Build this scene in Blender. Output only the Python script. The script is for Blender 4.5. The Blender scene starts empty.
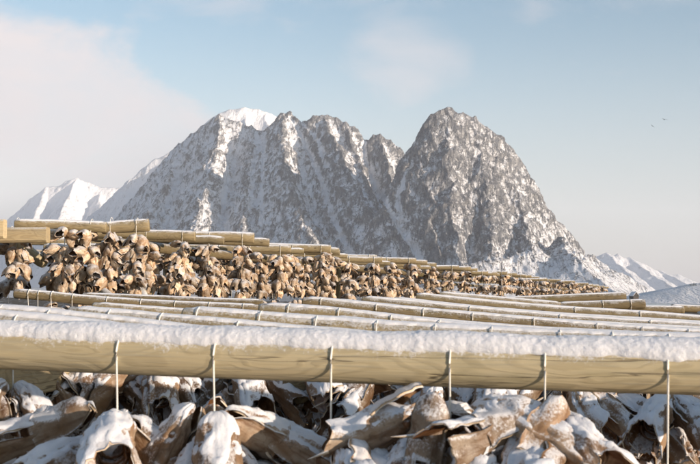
import bpy, math, random
import numpy as np
from mathutils import Vector, Matrix

R = math.radians
random.seed(7)
sc = bpy.context.scene
COL = sc.collection

# ------------------------------------------------------------------ camera
EYE = 1.75
FPX = 1000.0                    # focal length in photo pixels (photo is 700 x 464)
PITCH = math.atan(60.0 / FPX)
ROLL = 0.018
cam = bpy.data.cameras.new('camera')
cam.sensor_width = 36.0
cam.lens = FPX / 700.0 * 36.0
cam.clip_start = 0.05
cam.clip_end = 60000
cam.dof.use_dof = True
cam.dof.focus_distance = 7.0
cam.dof.aperture_fstop = 13.0
camo = bpy.data.objects.new('camera', cam)
COL.objects.link(camo)
_fw = Vector((0, math.cos(PITCH), math.sin(PITCH)))
_r0 = Vector((1, 0, 0))
_u0 = _r0.cross(_fw)
_rt = _r0 * math.cos(ROLL) + _u0 * math.sin(ROLL)
_up = _u0 * math.cos(ROLL) - _r0 * math.sin(ROLL)
camo.matrix_world = Matrix(((_rt.x, _up.x, -_fw.x, 0), (_rt.y, _up.y, -_fw.y, 0), (_rt.z, _up.z, -_fw.z, EYE), (0, 0, 0, 1)))
sc.camera = camo


def P(u, v, Y):
    """photo pixel + distance along +Y -> world point"""
    d = _fw + _rt * ((u - 350) / FPX) - _up * ((v - 232) / FPX)
    d = d * (Y / d.y)
    return Vector((d.x, d.y, d.z + EYE))


# ------------------------------------------------------------------ light
SUN_AZ = R(125)     # from +Y, clockwise seen from above: behind the camera, to the right
SUN_EL = R(7.5)
w = bpy.data.worlds.new('World')
sc.world = w
w.use_nodes = True
nt = w.node_tree
nt.nodes.clear()


def N(tree, t, **kw):
    n = tree.nodes.new(t)
    for k, v in kw.items():
        if k == 'ins':
            for a, b in v.items():
                n.inputs[a].default_value = b
        else:
            setattr(n, k, v)
    return n


def L(tree, a, b):
    tree.links.new(a, b)


def math_(tree, op, a=None, b=None, clamp=False, c=None):
    n = N(tree, 'ShaderNodeMath', operation=op, use_clamp=clamp)
    for i, x in enumerate((a, b, c)):
        if x is None:
            continue
        if isinstance(x, (int, float)):
            n.inputs[i].default_value = x
        else:
            L(tree, x, n.inputs[i])
    return n.outputs[0]


def maprange(tree, x, a, b, c=0.0, d=1.0, smooth=True):
    n = N(tree, 'ShaderNodeMapRange', interpolation_type='SMOOTHSTEP' if smooth else 'LINEAR')
    L(tree, x, n.inputs[0])
    for i, v in zip((1, 2, 3, 4), (a, b, c, d)):
        n.inputs[i].default_value = v
    return n.outputs[0]


def mixc(tree, f, a, b, blend='MIX'):
    n = N(tree, 'ShaderNodeMix', data_type='RGBA', blend_type=blend)
    if isinstance(f, (int, float)):
        n.inputs[0].default_value = f
    else:
        L(tree, f, n.inputs[0])
    for i, x in ((6, a), (7, b)):
        if isinstance(x, tuple):
            n.inputs[i].default_value = (x[0], x[1], x[2], 1)
        else:
            L(tree, x, n.inputs[i])
    return n.outputs[2]


sky = N(nt, 'ShaderNodeTexSky', sky_type='NISHITA', sun_disc=False)
sky.sun_elevation = SUN_EL
sky.sun_rotation = SUN_AZ
sky.air_density = 1.0
sky.dust_density = 1.0
sky.ozone_density = 2.2
tc = N(nt, 'ShaderNodeTexCoord')
sep = N(nt, 'ShaderNodeSeparateXYZ')
L(nt, tc.outputs['Generated'], sep.inputs[0])
# clouds: a soft bank low in the north-west, thin veils elsewhere
azi = math_(nt, 'ARCTAN2', sep.outputs[0], sep.outputs[1])
ele = math_(nt, 'ARCSINE', sep.outputs[2])
nz1 = N(nt, 'ShaderNodeTexNoise', ins={'Scale': 7.0, 'Detail': 6.0, 'Roughness': 0.55, 'Distortion': 0.3})
mp = N(nt, 'ShaderNodeMapping')
mp.inputs['Scale'].default_value = (1, 1, 2.2)
L(nt, tc.outputs['Generated'], mp.inputs[0])
L(nt, mp.outputs[0], nz1.inputs['Vector'])
nzc = math_(nt, 'SUBTRACT', nz1.outputs[0], 0.5)
# top edge of the bank: high in the west, falling to the ridge in the middle of the view
edge = maprange(nt, azi, -0.26, -0.02, 0.252, 0.125)
dd = math_(nt, 'SUBTRACT', edge, ele)
dd = math_(nt, 'ADD', dd, math_(nt, 'MULTIPLY', nzc, 0.16))
bank = maprange(nt, dd, -0.014, 0.030)
wfade = maprange(nt, azi, 0.14, -0.12)
bank = math_(nt, 'MULTIPLY', bank, wfade)
veil = maprange(nt, nz1.outputs[0], 0.52, 0.80, 0.0, 0.38)
hz = maprange(nt, ele, 0.30, -0.02, 0.0, 0.70)
veil = math_(nt, 'MAXIMUM', veil, hz)
pu = math_(nt, 'POWER', math_(nt, 'DIVIDE', math_(nt, 'SUBTRACT', azi, 0.058), 0.075), 2.0)
pv_ = math_(nt, 'POWER', math_(nt, 'DIVIDE', math_(nt, 'SUBTRACT', ele, 0.222), 0.045), 2.0)
pd_ = math_(nt, 'ADD', math_(nt, 'ADD', pu, pv_), math_(nt, 'MULTIPLY', nzc, -4.0))
puff = maprange(nt, pd_, 1.5, -0.6, 0.0, 0.55)
cl = math_(nt, 'MAXIMUM', math_(nt, 'MULTIPLY', bank, maprange(nt, nz1.outputs[0], 0.30, 0.62, 0.70, 0.95)), math_(nt, 'MAXIMUM', veil, puff))
CLOUD = mixc(nt, maprange(nt, ele, 0.10, 0.24), (3.15, 2.87, 2.92), (3.75, 3.40, 3.38))
skyc = mixc(nt, cl, mixc(nt, 1.0, sky.outputs[0], (1.03, 1.07, 1.02), 'MULTIPLY'), CLOUD)
bg = N(nt, 'ShaderNodeBackground', ins={'Strength': 0.104})
L(nt, skyc, bg.inputs[0])
wo = N(nt, 'ShaderNodeOutputWorld')
L(nt, bg.outputs[0], wo.inputs[0])

sl = bpy.data.lights.new('sun', 'SUN')
sl.energy = 5.0
sl.angle = R(0.6)
sl.color = (1.0, 0.83, 0.67)
so = bpy.data.objects.new('sun', sl)
COL.objects.link(so)
_sd = Vector((math.sin(SUN_AZ) * math.cos(SUN_EL), math.cos(SUN_AZ) * math.cos(SUN_EL), math.sin(SUN_EL)))
so.rotation_euler = (-_sd).to_track_quat('-Z', 'Y').to_euler()
so.location = (20, -20, 20)

sc.view_settings.view_transform = 'Standard'
sc.view_settings.look = 'None'
sc.view_settings.gamma = 1
sc.view_settings.exposure = 1.12
sc.render.engine = 'CYCLES'
sc.cycles.use_denoising = True
sc.cycles.max_bounces = 8
sc.cycles.diffuse_bounces = 3
sc.cycles.glossy_bounces = 2
sc.cycles.volume_bounces = 2


# ------------------------------------------------------------------ helpers
def tag(o, label=None, cat=None, group=None, kind=None):
    if label: o['label'] = label
    if cat: o['category'] = cat
    if group: o['group'] = group
    if kind: o['kind'] = kind
    return o


def empty(name, loc):
    o = bpy.data.objects.new(name, None)
    o.location = loc
    o.empty_display_size = 0.05
    COL.objects.link(o)
    return o


def obj(name, me, parent=None, loc=None):
    o = bpy.data.objects.new(name, me)
    COL.objects.link(o)
    if parent is not None:
        o.parent = parent
    if loc is not None:
        o.location = loc
    return o


def mesh(name, V, F, mats, fm=None, smooth=True):
    me = bpy.data.meshes.new(name)
    V = np.asarray(V, dtype=np.float64)
    if isinstance(F, np.ndarray):
        n, k = F.shape
        me.vertices.add(len(V))
        me.vertices.foreach_set('co', V.astype(np.float32).ravel())
        me.loops.add(n * k)
        me.loops.foreach_set('vertex_index', F.astype(np.int32).ravel())
        me.polygons.add(n)
        me.polygons.foreach_set('loop_start', np.arange(0, n * k, k, dtype=np.int32))
        me.polygons.foreach_set('loop_total', np.full(n, k, dtype=np.int32))
    else:
        me.from_pydata([tuple(v) for v in V], [], F)
    for m in (mats if isinstance(mats, (list, tuple)) else [mats]):
        me.materials.append(m)
    if fm is not None:
        me.polygons.foreach_set('material_index', np.asarray(fm, dtype=np.int32))
    me.update(calc_edges=True)
    if smooth:
        me.polygons.foreach_set('use_smooth', np.ones(len(me.polygons), dtype=bool))
    return me


def grid_faces(nu, nv, close=False, off=0, flip=False):
    i = np.arange(nu - 1)[:, None]
    j = np.arange(nv if close else nv - 1)[None, :]
    j2 = (j + 1) % nv
    a = i * nv + j
    b = i * nv + j2
    c = (i + 1) * nv + j2
    d = (i + 1) * nv + j
    q = np.stack([a, b, c, d] if not flip else [a, d, c, b], -1).reshape(-1, 4) + off
    return q


def _hash(ix, iy, iz, s):
    n = (ix.astype(np.int64) * 374761393 + iy.astype(np.int64) * 668265263 + iz.astype(np.int64) * 1442695041 + s * 974634777) & 0xffffffff
    n = ((n ^ (n >> 13)) * 1274126177) & 0xffffffff
    return n ^ (n >> 16)


def noise(p, s=0):
    """gradient noise, about -1..1"""
    p = np.asarray(p, dtype=np.float64)
    f = np.floor(p)
    i = f.astype(np.int64)
    r = p - f
    u = r * r * r * (r * (r * 6 - 15) + 10)
    out = 0
    for dx in (0, 1):
        wx = u[..., 0] if dx else 1 - u[..., 0]
        for dy in (0, 1):
            wy = u[..., 1] if dy else 1 - u[..., 1]
            for dz in (0, 1):
                wz = u[..., 2] if dz else 1 - u[..., 2]
                h = _hash(i[..., 0] + dx, i[..., 1] + dy, i[..., 2] + dz, s)
                g = ((h & 255) / 127.5 - 1) * (r[..., 0] - dx) + (((h >> 8) & 255) / 127.5 - 1) * (r[..., 1] - dy) + (((h >> 16) & 255) / 127.5 - 1) * (r[..., 2] - dz)
                out = out + wx * wy * wz * g
    return out * 1.3


def fbm(p, o=4, s=0, g=0.5):
    t = 0; a = 1.0
    p = np.asarray(p, dtype=np.float64)
    for k in range(o):
        t = t + a * noise(p * (2.03 ** k), s + k)
        a *= g
    return t


def ridged(p, o=4, s=0, g=0.5):
    t = 0; a = 1.0
    p = np.asarray(p, dtype=np.float64)
    for k in range(o):
        t = t + a * (1 - np.abs(noise(p * (2.03 ** k), s + k)) * 2)
        a *= g
    return t


def sstep(a, b, x):
    t = np.clip((x - a) / (b - a), 0, 1)
    return t * t * (3 - 2 * t)


ORD = ['first', 'second', 'third', 'fourth', 'fifth', 'sixth', 'seventh', 'eighth', 'ninth', 'tenth', 'eleventh', 'twelfth',
       'thirteenth', 'fourteenth', 'fifteenth', 'sixteenth', 'seventeenth', 'eighteenth', 'nineteenth', 'twentieth']


# ------------------------------------------------------------------ materials
def newmat(name):
    m = bpy.data.materials.new(name)
    m.use_nodes = True
    t = m.node_tree
    b = t.nodes['Principled BSDF']
    return m, t, b


def tnoise(t, vec, scale, detail=4, rough=0.55, dist=0.0):
    n = N(t, 'ShaderNodeTexNoise', ins={'Scale': scale, 'Detail': detail, 'Roughness': rough, 'Distortion': dist})
    if vec is not None:
        L(t, vec, n.inputs['Vector'])
    return n.outputs[0]


def tmap(t, vec, scale=(1, 1, 1), rot=(0, 0, 0)):
    n = N(t, 'ShaderNodeMapping')
    n.inputs['Scale'].default_value = scale
    n.inputs['Rotation'].default_value = rot
    L(t, vec, n.inputs[0])
    return n.outputs[0]


def bump(t, b, h, strength, dist):
    n = N(t, 'ShaderNodeBump', ins={'Strength': strength, 'Distance': dist})
    L(t, h, n.inputs['Height'])
    L(t, n.outputs[0], b.inputs['Normal'])


def snow_mat(name, scale, dist, sss=0.0, col=(0.80, 0.80, 0.82)):
    m, t, b = newmat(name)
    g = N(t, 'ShaderNodeNewGeometry')
    n1 = tnoise(t, g.outputs['Position'], scale, 6, 0.65)
    n2 = tnoise(t, g.outputs['Position'], scale * 5, 3, 0.6)
    c = mixc(t, n1, (col[0] * 0.93, col[1] * 0.93, col[2] * 0.94), col)
    L(t, c, b.inputs['Base Color'])
    b.inputs['Roughness'].default_value = 0.75
    b.inputs['Specular IOR Level'].default_value = 0.25
    if sss:
        b.inputs['Subsurface Weight'].default_value = sss
        b.inputs['Subsurface Radius'].default_value = (0.012, 0.014, 0.018)
        b.inputs['Subsurface Scale'].default_value = 0.5
    bump(t, b, math_(t, 'ADD', n1, math_(t, 'MULTIPLY', n2, 0.5)), 0.6, dist)
    return m


M = {}
M['snow'] = snow_mat('snow', 190, 0.004, 0.25)
M['snow_far'] = snow_mat('snow_ground', 3, 0.05)


def wood_mat(name, c_lo, c_hi, c_grey, moss, figure=0.45, frost=0.75):
    m, t, b = newmat(name)
    at = N(t, 'ShaderNodeAttribute', attribute_name='grain')
    oi = N(t, 'ShaderNodeObjectInfo')
    off = N(t, 'ShaderNodeVectorMath', operation='ADD')
    sc_ = N(t, 'ShaderNodeVectorMath', operation='SCALE')
    cx = N(t, 'ShaderNodeCombineXYZ')
    for i in range(3):
        L(t, oi.outputs['Random'], cx.inputs[i])
    L(t, cx.outputs[0], sc_.inputs[0])
    sc_.inputs['Scale'].default_value = 37.0
    L(t, at.outputs['Vector'], off.inputs[0])
    L(t, sc_.outputs[0], off.inputs[1])
    v = off.outputs[0]
    # cathedral figure: contour lines of a stretched noise
    f = tnoise(t, tmap(t, v, (3.6, 15, 15)), 1.0, 2.5, 0.45, 0.6)
    fig = math_(t, 'SINE', math_(t, 'MULTIPLY', f, 62))
    fig = maprange(t, fig, -0.2, 1.0)
    fine = tnoise(t, tmap(t, v, (6, 190, 190)), 1.0, 4, 0.6)
    big = tnoise(t, tmap(t, v, (1.1, 9, 9)), 1.0, 3, 0.5)
    c = mixc(t, big, c_lo, c_hi)
    c = mixc(t, math_(t, 'MULTIPLY', fig, figure), c, (c_lo[0] * 0.50, c_lo[1] * 0.46, c_lo[2] * 0.40))
    c = mixc(t, maprange(t, fine, 0.42, 0.75, 0, 0.5), c, c_grey)
    # knots and dark flecks
    vo = N(t, 'ShaderNodeTexVoronoi', ins={'Scale': 1.0, 'Randomness': 1.0})
    L(t, tmap(t, v, (4.2, 9, 9)), vo.inputs['Vector'])
    kn = maprange(t, vo.outputs['Distance'], 0.10, 0.05)
    c = mixc(t, math_(t, 'MULTIPLY', kn, 0.7), c, (0.06, 0.04, 0.02))
    ms = tnoise(t, tmap(t, v, (2, 7, 7)), 1.3, 4, 0.6)
    c = mixc(t, maprange(t, ms, 0.55, 0.75, 0, moss), c, (0.10, 0.10, 0.03))
    # drying checks: long thin splits, and grey weathered streaks
    ck = tnoise(t, tmap(t, v, (1.3, 34, 34)), 1.0, 3, 0.5, 0.3)
    chk = maprange(t, math_(t, 'ABSOLUTE', math_(t, 'SUBTRACT', ck, 0.5)), 0.012, 0.003)
    chk = math_(t, 'MULTIPLY', chk, maprange(t, big, 0.45, 0.62))
    c = mixc(t, math_(t, 'MULTIPLY', chk, 0.75), c, (0.07, 0.05, 0.03))
    wz = tnoise(t, tmap(t, v, (1.6, 22, 22)), 1.0, 5, 0.65)
    c = mixc(t, maprange(t, wz, 0.50, 0.72, 0, 0.55), c, c_grey)
    hs = N(t, 'ShaderNodeHueSaturation')
    L(t, c, hs.inputs['Color'])
    L(t, maprange(t, oi.outputs['Random'], 0, 1, 0.78, 1.14, False), hs.inputs['Value'])
    gn = N(t, 'ShaderNodeNewGeometry')
    gs = N(t, 'ShaderNodeSeparateXYZ')
    L(t, gn.outputs['Normal'], gs.inputs[0])
    fz_ = tnoise(t, gn.outputs['Position'], 130, 4, 0.7)
    fy_ = tnoise(t, gn.outputs['Position'], 14, 3, 0.6)
    fr = math_(t, 'ADD', gs.outputs[2], math_(t, 'ADD', math_(t, 'MULTIPLY', math_(t, 'SUBTRACT', fz_, 0.5), 2.0), math_(t, 'MULTIPLY', math_(t, 'SUBTRACT', fy_, 0.5), 1.2)))
    cfr = mixc(t, maprange(t, fr, 0.35, 0.95, 0, frost), hs.outputs[0], (0.78, 0.78, 0.80))
    L(t, cfr, b.inputs['Base Color'])
    b.inputs['Roughness'].default_value = 0.72
    b.inputs['Specular IOR Level'].default_value = 0.3
    bump(t, b, math_(t, 'SUBTRACT', math_(t, 'ADD', math_(t, 'MULTIPLY', fig, 0.25), fine), math_(t, 'MULTIPLY', chk, 1.2)), 0.6, 0.003)
    return m


M['wood'] = wood_mat('peeled_log', (0.40, 0.32, 0.185), (0.54, 0.455, 0.29), (0.31, 0.285, 0.22), 0.35, 0.22)
M['wood_back'] = wood_mat('frosted_log', (0.25, 0.19, 0.10), (0.35, 0.28, 0.16), (0.24, 0.21, 0.15), 0.45, 0.4, 0.5)
M['wood_old_shaded'] = wood_mat('weathered_shaded_log', (0.15, 0.108, 0.05), (0.25, 0.19, 0.10), (0.17, 0.15, 0.11), 0.6, 0.45, 0.45)  # old wood with the shade of the pole sides put into its dark tone
M['board'] = wood_mat('sawn_board', (0.50, 0.38, 0.21), (0.58, 0.47, 0.29), (0.38, 0.33, 0.24), 0.15, 0.3, 0.4)


def string_mat():
    m, t, b = newmat('twine')
    g = N(t, 'ShaderNodeNewGeometry')
    n = tnoise(t, g.outputs['Position'], 300, 3, 0.6)
    L(t, mixc(t, n, (0.74, 0.70, 0.62), (0.88, 0.86, 0.80)), b.inputs['Base Color'])
    b.inputs['Roughness'].default_value = 0.8
    wv = N(t, 'ShaderNodeTexWave', bands_direction='DIAGONAL', ins={'Scale': 90.0})
    L(t, g.outputs['Position'], wv.inputs['Vector'])
    bump(t, b, wv.outputs[1], 0.25, 0.0006)
    return m


M['string'] = string_mat()


def fish_mats(pre, snow_amt, dark=0.0):
    """skin, cavity lining and bone of a dried cod head"""
    out = []
    for kind in ('skin', 'lining', 'bone'):
        m, t, b = newmat(pre + kind)
        tcn = N(t, 'ShaderNodeTexCoord')
        oi = N(t, 'ShaderNodeObjectInfo')
        ad = N(t, 'ShaderNodeVectorMath', operation='ADD')
        cx = N(t, 'ShaderNodeCombineXYZ')
        L(t, math_(t, 'MULTIPLY', oi.outputs['Random'], 19.0), cx.inputs[0])
        L(t, oi.outputs['Random'], cx.inputs[1])
        L(t, tcn.outputs['Object'], ad.inputs[0])
        L(t, cx.outputs[0], ad.inputs[1])
        v = ad.outputs[0]
        sp = N(t, 'ShaderNodeSeparateXYZ')
        L(t, tcn.outputs['Object'], sp.inputs[0])
        n1 = tnoise(t, v, 16, 5, 0.6, 0.4)
        n2 = tnoise(t, v, 70, 4, 0.6)
        st = tnoise(t, tmap(t, v, (7, 45, 45)), 1.0, 4, 0.6, 0.6)
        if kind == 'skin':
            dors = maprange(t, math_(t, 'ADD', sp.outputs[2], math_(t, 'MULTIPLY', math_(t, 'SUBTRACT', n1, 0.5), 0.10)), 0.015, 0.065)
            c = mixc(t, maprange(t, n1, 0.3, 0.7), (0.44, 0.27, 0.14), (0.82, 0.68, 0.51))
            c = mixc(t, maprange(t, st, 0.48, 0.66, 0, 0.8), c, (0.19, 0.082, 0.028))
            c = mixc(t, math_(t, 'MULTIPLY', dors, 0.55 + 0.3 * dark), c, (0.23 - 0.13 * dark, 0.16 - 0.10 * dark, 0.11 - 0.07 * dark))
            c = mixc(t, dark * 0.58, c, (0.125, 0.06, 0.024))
            c = mixc(t, math_(t, 'MULTIPLY', maprange(t, n2, 0.58, 0.66), 0.5), c, (0.15, 0.10, 0.06))
            rough = 0.5
        elif kind == 'lining':
            c = mixc(t, st, (0.06, 0.026, 0.011), (0.28, 0.135, 0.055))
            c = mixc(t, maprange(t, n1, 0.52, 0.72, 0, 0.7), c, (0.55, 0.37, 0.22))
            rough = 0.36
        else:
            c = mixc(t, st, (0.48, 0.33, 0.19), (0.74, 0.62, 0.46))
            rough = 0.5
        hs = N(t, 'ShaderNodeHueSaturation')
        L(t, c, hs.inputs['Color'])
        L(t, maprange(t, oi.outputs['Random'], 0, 1, 0.42, 1.12, False), hs.inputs['Value'])
        c = hs.outputs[0]
        if snow_amt > 0:
            g = N(t, 'ShaderNodeNewGeometry')
            sn = N(t, 'ShaderNodeSeparateXYZ')
            L(t, g.outputs['Normal'], sn.inputs[0])
            f = math_(t, 'ADD', sn.outputs[2], math_(t, 'ADD', math_(t, 'MULTIPLY', math_(t, 'SUBTRACT', n1, 0.5), 0.9), math_(t, 'MULTIPLY', math_(t, 'SUBTRACT', tnoise(t, v, 190, 4, 0.7), 0.5), 1.6)))
            f = math_(t, 'MULTIPLY', maprange(t, f, 0.30, 0.85), snow_amt)
            c = mixc(t, f, c, (0.80, 0.79, 0.80))
        L(t, c, b.inputs['Base Color'])
        b.inputs['Roughness'].default_value = rough
        b.inputs['Specular IOR Level'].default_value = 0.4
        bump(t, b, math_(t, 'ADD', st, math_(t, 'MULTIPLY', n2, 0.6)), 0.7, 0.004)
        out.append(m)
    return out


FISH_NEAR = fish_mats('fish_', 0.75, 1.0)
FISH_FAR = fish_mats('fish_back_', 0.6)


def rock_mat(name, rock_a, rock_b, bias, fine, crack=0.55):
    m, t, b = newmat(name)
    g = N(t, 'ShaderNodeNewGeometry')
    pos = g.outputs['Position']
    at = N(t, 'ShaderNodeAttribute', attribute_name='snow')
    sp = N(t, 'ShaderNodeSeparateXYZ')
    L(t, g.outputs['Normal'], sp.inputs[0])
    # ledges: streaks that dip to the right, crossed by specks
    s1 = tnoise(t, tmap(t, pos, (0.085 * fine, 0.02 * fine, 0.03 * fine), (0, R(32), 0)), 1.0, 6, 0.62, 0.6)
    s2 = tnoise(t, tmap(t, pos, (0.15 * fine, 0.05 * fine, 0.15 * fine)), 1.0, 6, 0.75)
    s3 = tnoise(t, tmap(t, pos, (0.012, 0.006, 0.006), (0, R(25), 0)), 1.0, 4, 0.6)
    a = math_(t, 'ADD', math_(t, 'MULTIPLY', math_(t, 'SUBTRACT', s1, 0.5), 2.1), math_(t, 'MULTIPLY', math_(t, 'SUBTRACT', s2, 0.5), 1.8))
    a = math_(t, 'ADD', a, math_(t, 'MULTIPLY', math_(t, 'SUBTRACT', s3, 0.5), 0.9))
    a = math_(t, 'ADD', a, at.outputs['Fac'])
    a = math_(t, 'ADD', a, bias)
    s4 = tnoise(t, tmap(t, pos, (0.030, 0.008, 0.0085), (0, R(24), 0)), 1.0, 4, 0.55, 0.8)
    s5 = tnoise(t, tmap(t, pos, (0.022, 0.010, 0.045), (0, R(-38), 0)), 1.0, 3, 0.55, 0.6)
    cr = math_(t, 'MAXIMUM', maprange(t, math_(t, 'ABSOLUTE', math_(t, 'SUBTRACT', s4, 0.5)), 0.022, 0.004), math_(t, 'MULTIPLY', maprange(t, math_(t, 'ABSOLUTE', math_(t, 'SUBTRACT', s5, 0.48)), 0.016, 0.003), 0.8))
    a = math_(t, 'SUBTRACT', a, math_(t, 'MULTIPLY', cr, crack))
    f = maprange(t, a, 0.02, 0.98)
    rc = mixc(t, maprange(t, s1, 0.35, 0.65), rock_a, rock_b)
    rc = mixc(t, maprange(t, s2, 0.30, 0.55, 0.6, 0.0), rc, (rock_a[0] * 0.4, rock_a[1] * 0.4, rock_a[2] * 0.42))
    c = mixc(t, f, rc, (0.76, 0.76, 0.78))
    L(t, c, b.inputs['Base Color'])
    b.inputs['Roughness'].default_value = 0.9
    b.inputs['Specular IOR Level'].default_value = 0.1
    h = math_(t, 'ADD', s1, math_(t, 'MULTIPLY', s2, 0.45))
    h = math_(t, 'SUBTRACT', h, math_(t, 'MULTIPLY', cr, crack * 1.4))
    bump(t, b, h, 1.0, 6.0 / fine)
    return m


M['rock'] = rock_mat('mountain_rock', (0.095, 0.101, 0.113), (0.235, 0.232, 0.230), 0.18, 1.7)
M['rock_far'] = rock_mat('far_mountain_rock', (0.13, 0.125, 0.13), (0.22, 0.21, 0.21), 0.50, 0.6, 0.06)


# ------------------------------------------------------------------ ground, water
def sheet(name, x0, x1, y0, y1, nx, ny, zf, mat):
    X, Y = np.meshgrid(np.linspace(x0, x1, nx), np.linspace(y0, y1, ny))
    Z = zf(X, Y)
    return obj(name, mesh(name, np.stack([X, Y, Z], -1).reshape(-1, 3), grid_faces(ny, nx), mat))


def ground_z(X, Y):
    p = np.stack([X * 0.12, Y * 0.12, X * 0], -1)
    z = 0.10 * fbm(p, 4, 3)
    return z - 4.4 * sstep(120, 190, np.hypot(X - 20, Y - 50))


mg, tg, bgm = newmat('shade_dark_ground')
_gg = N(tg, 'ShaderNodeNewGeometry')
_n1 = tnoise(tg, _gg.outputs['Position'], 0.55, 6, 0.62)
_n2 = tnoise(tg, _gg.outputs['Position'], 9.0, 5, 0.6)
_shade_c = mixc(tg, _n2, (0.03, 0.022, 0.014), (0.11, 0.085, 0.055))  # dark ground tone painted in for shade beneath the racks, snow patches over it
L(tg, mixc(tg, maprange(tg, math_(tg, 'ADD', _n1, math_(tg, 'MULTIPLY', _n2, 0.25)), 0.70, 0.80), _shade_c, (0.78, 0.78, 0.80)), bgm.inputs['Base Color'])
bgm.inputs['Roughness'].default_value = 0.9
bump(tg, bgm, _n2, 0.8, 0.05)
tag(sheet('ground', -240, 280, -150, 300, 210, 180, ground_z, mg), kind='structure')
mw, tw, bw = newmat('sea_water')
bw.inputs['Base Color'].default_value = (0.02, 0.035, 0.045, 1)
bw.inputs['Roughness'].default_value = 0.15
_g = N(tw, 'ShaderNodeNewGeometry')
bump(tw, bw, tnoise(tw, _g.outputs['Position'], 0.4, 5, 0.6), 0.4, 0.5)
tag(sheet('water', -11500, 11500, -11500, 11500, 2, 2, lambda X, Y: X * 0 - 3.5, mw), kind='structure')


# ------------------------------------------------------------------ mountains
def boxblur(h, r):
    for ax in (0, 1):
        p = np.pad(h, [(r + 1, r) if a == ax else (0, 0) for a in (0, 1)], mode='edge')
        c = np.cumsum(p, axis=ax)
        n = h.shape[ax]
        hi = np.take(c, np.arange(2 * r + 1, 2 * r + 1 + n), axis=ax)
        lo = np.take(c, np.arange(0, n), axis=ax)
        h = (hi - lo) / (2 * r + 1)
    return h


def mountain(name, ridges, u0, u1, nu, y0, y1, ny, warp, amps, mat, k=5.0, snow_lo=0.35, snow_hi=0.8, bias=None, seed=0, floor=-6.0, aniso=0.5, cw=None, gullies=()):
    us = np.linspace(u0, u1, nu)
    ys = np.linspace(y0, y1, ny)
    U, Y = np.meshgrid(us, ys)
    X = (U - 350) / FPX * Y
    wl, wa = warp
    q = np.stack([X / wl, Y / wl, X * 0 + seed], -1)
    Xw = X + wa * fbm(q, 3, seed + 11)
    Yw = Y + wa * fbm(q, 3, seed + 23)
    acc = np.zeros_like(X)
    dcr = np.full(X.shape, 1e9)
    ref = floor
    for pts, slope, conv in ridges:
        P3 = [P(*p) for p in pts]
        for a, b in zip(P3[:-1], P3[1:]):
            ex, ey = b.x - a.x, b.y - a.y
            l2 = ex * ex + ey * ey + 1e-9
            t = np.clip(((Xw - a.x) * ex + (Yw - a.y) * ey) / l2, 0, 1)
            d = np.hypot(Xw - a.x - t * ex, Yw - a.y - t * ey)
            if slope == ridges[0][1] or slope == 2.0:
                dcr = np.minimum(dcr, d)
            hh = a.z + t * (b.z - a.z) - slope * d * (1 - conv * np.exp(-d / 45.0))
            acc += np.exp(np.clip((hh - ref) / k, -60, 400)) / 2.2
    h = ref + k * np.log(acc + 1.0)
    rel = sstep(10, 90, h) * (0.30 + 0.65 * sstep(5, 60, dcr))
    for wl, am, kind in amps:
        q = np.stack([X / wl, Y / wl * aniso, h / wl * 0.55 + seed], -1)
        if kind == 'r':
            h = h + am * (ridged(q, 3, seed + 31) - 0.75) * rel
        else:
            h = h + am * fbm(q, 4, seed + 47) * rel
    gsnow = 0
    for line, gw, dep in gullies:      # couloirs cut into the face
        zc_ = Y * _fw.y + (h - EYE) * _fw.z
        iu = 350 + FPX * (X * _rt.x + Y * _rt.y + (h - EYE) * _rt.z) / zc_
        iv = 232 - FPX * (X * _up.x + Y * _up.y + (h - EYE) * _up.z) / zc_
        iu = iu + 1.6 * fbm(np.stack([X / 30, Y / 30, h / 30], -1), 2, 77)
        dm = np.full(X.shape, 1e9); tt = np.zeros(X.shape)
        for kk, ((ax, ay), (bx, by)) in enumerate(zip(line[:-1], line[1:])):
            ex, ey = bx - ax, by - ay
            t_ = np.clip(((iu - ax) * ex + (iv - ay) * ey) / (ex * ex + ey * ey), 0, 1)
            d_ = np.hypot(iu - ax - t_ * ex, iv - ay - t_ * ey)
            tt = np.where(d_ < dm, (kk + t_) / (len(line) - 1), tt)
            dm = np.minimum(dm, d_)
        wdt = gw * (0.6 + 0.8 * tt)
        g_ = np.exp(-(dm / wdt) ** 2) * (Y < 2990)
        h = h - dep * g_
        gsnow = gsnow + 1.1 * g_
    # snow lies on gentle and hollow ground
    gy, gx = np.gradient(h)
    dy = (y1 - y0) / (ny - 1)
    dx = (u1 - u0) / (nu - 1) / FPX * Y
    sl = np.hypot(gx / dx, gy / dy)
    nz = 1 / np.sqrt(1 + sl * sl)
    conc = (boxblur(h, 9) - h)
    conc2 = (boxblur(h, 3) - h)
    snow = sstep(snow_lo, snow_hi, nz) * 0.4 + (np.clip(conc / 16.0, -0.30, 0.30) * (1 if cw is None else cw(U))) + np.clip(conc2 / 6.0, -0.14, 0.14)
    snow = snow + gsnow
    if bias is not None:
        snow = snow + bias(U, Y, h)
    # crags: push steep faces sideways
    st = sstep(0.8, 0.45, nz)
    q = np.stack([X / 34, Y / 34, h / 22], -1)
    Xo = X + st * 7 * fbm(q, 3, seed + 61)
    Yo = Y + st * 9 * fbm(q, 3, seed + 71)
    me = mesh(name, np.stack([Xo, Yo, h], -1).reshape(-1, 3), grid_faces(ny, nu), mat)
    at = me.attributes.new('snow', 'FLOAT', 'POINT')
    at.data.foreach_set('value', snow.astype(np.float32).ravel())
    o = obj(name, me)
    tag(o, kind='structure')
    return o


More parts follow.
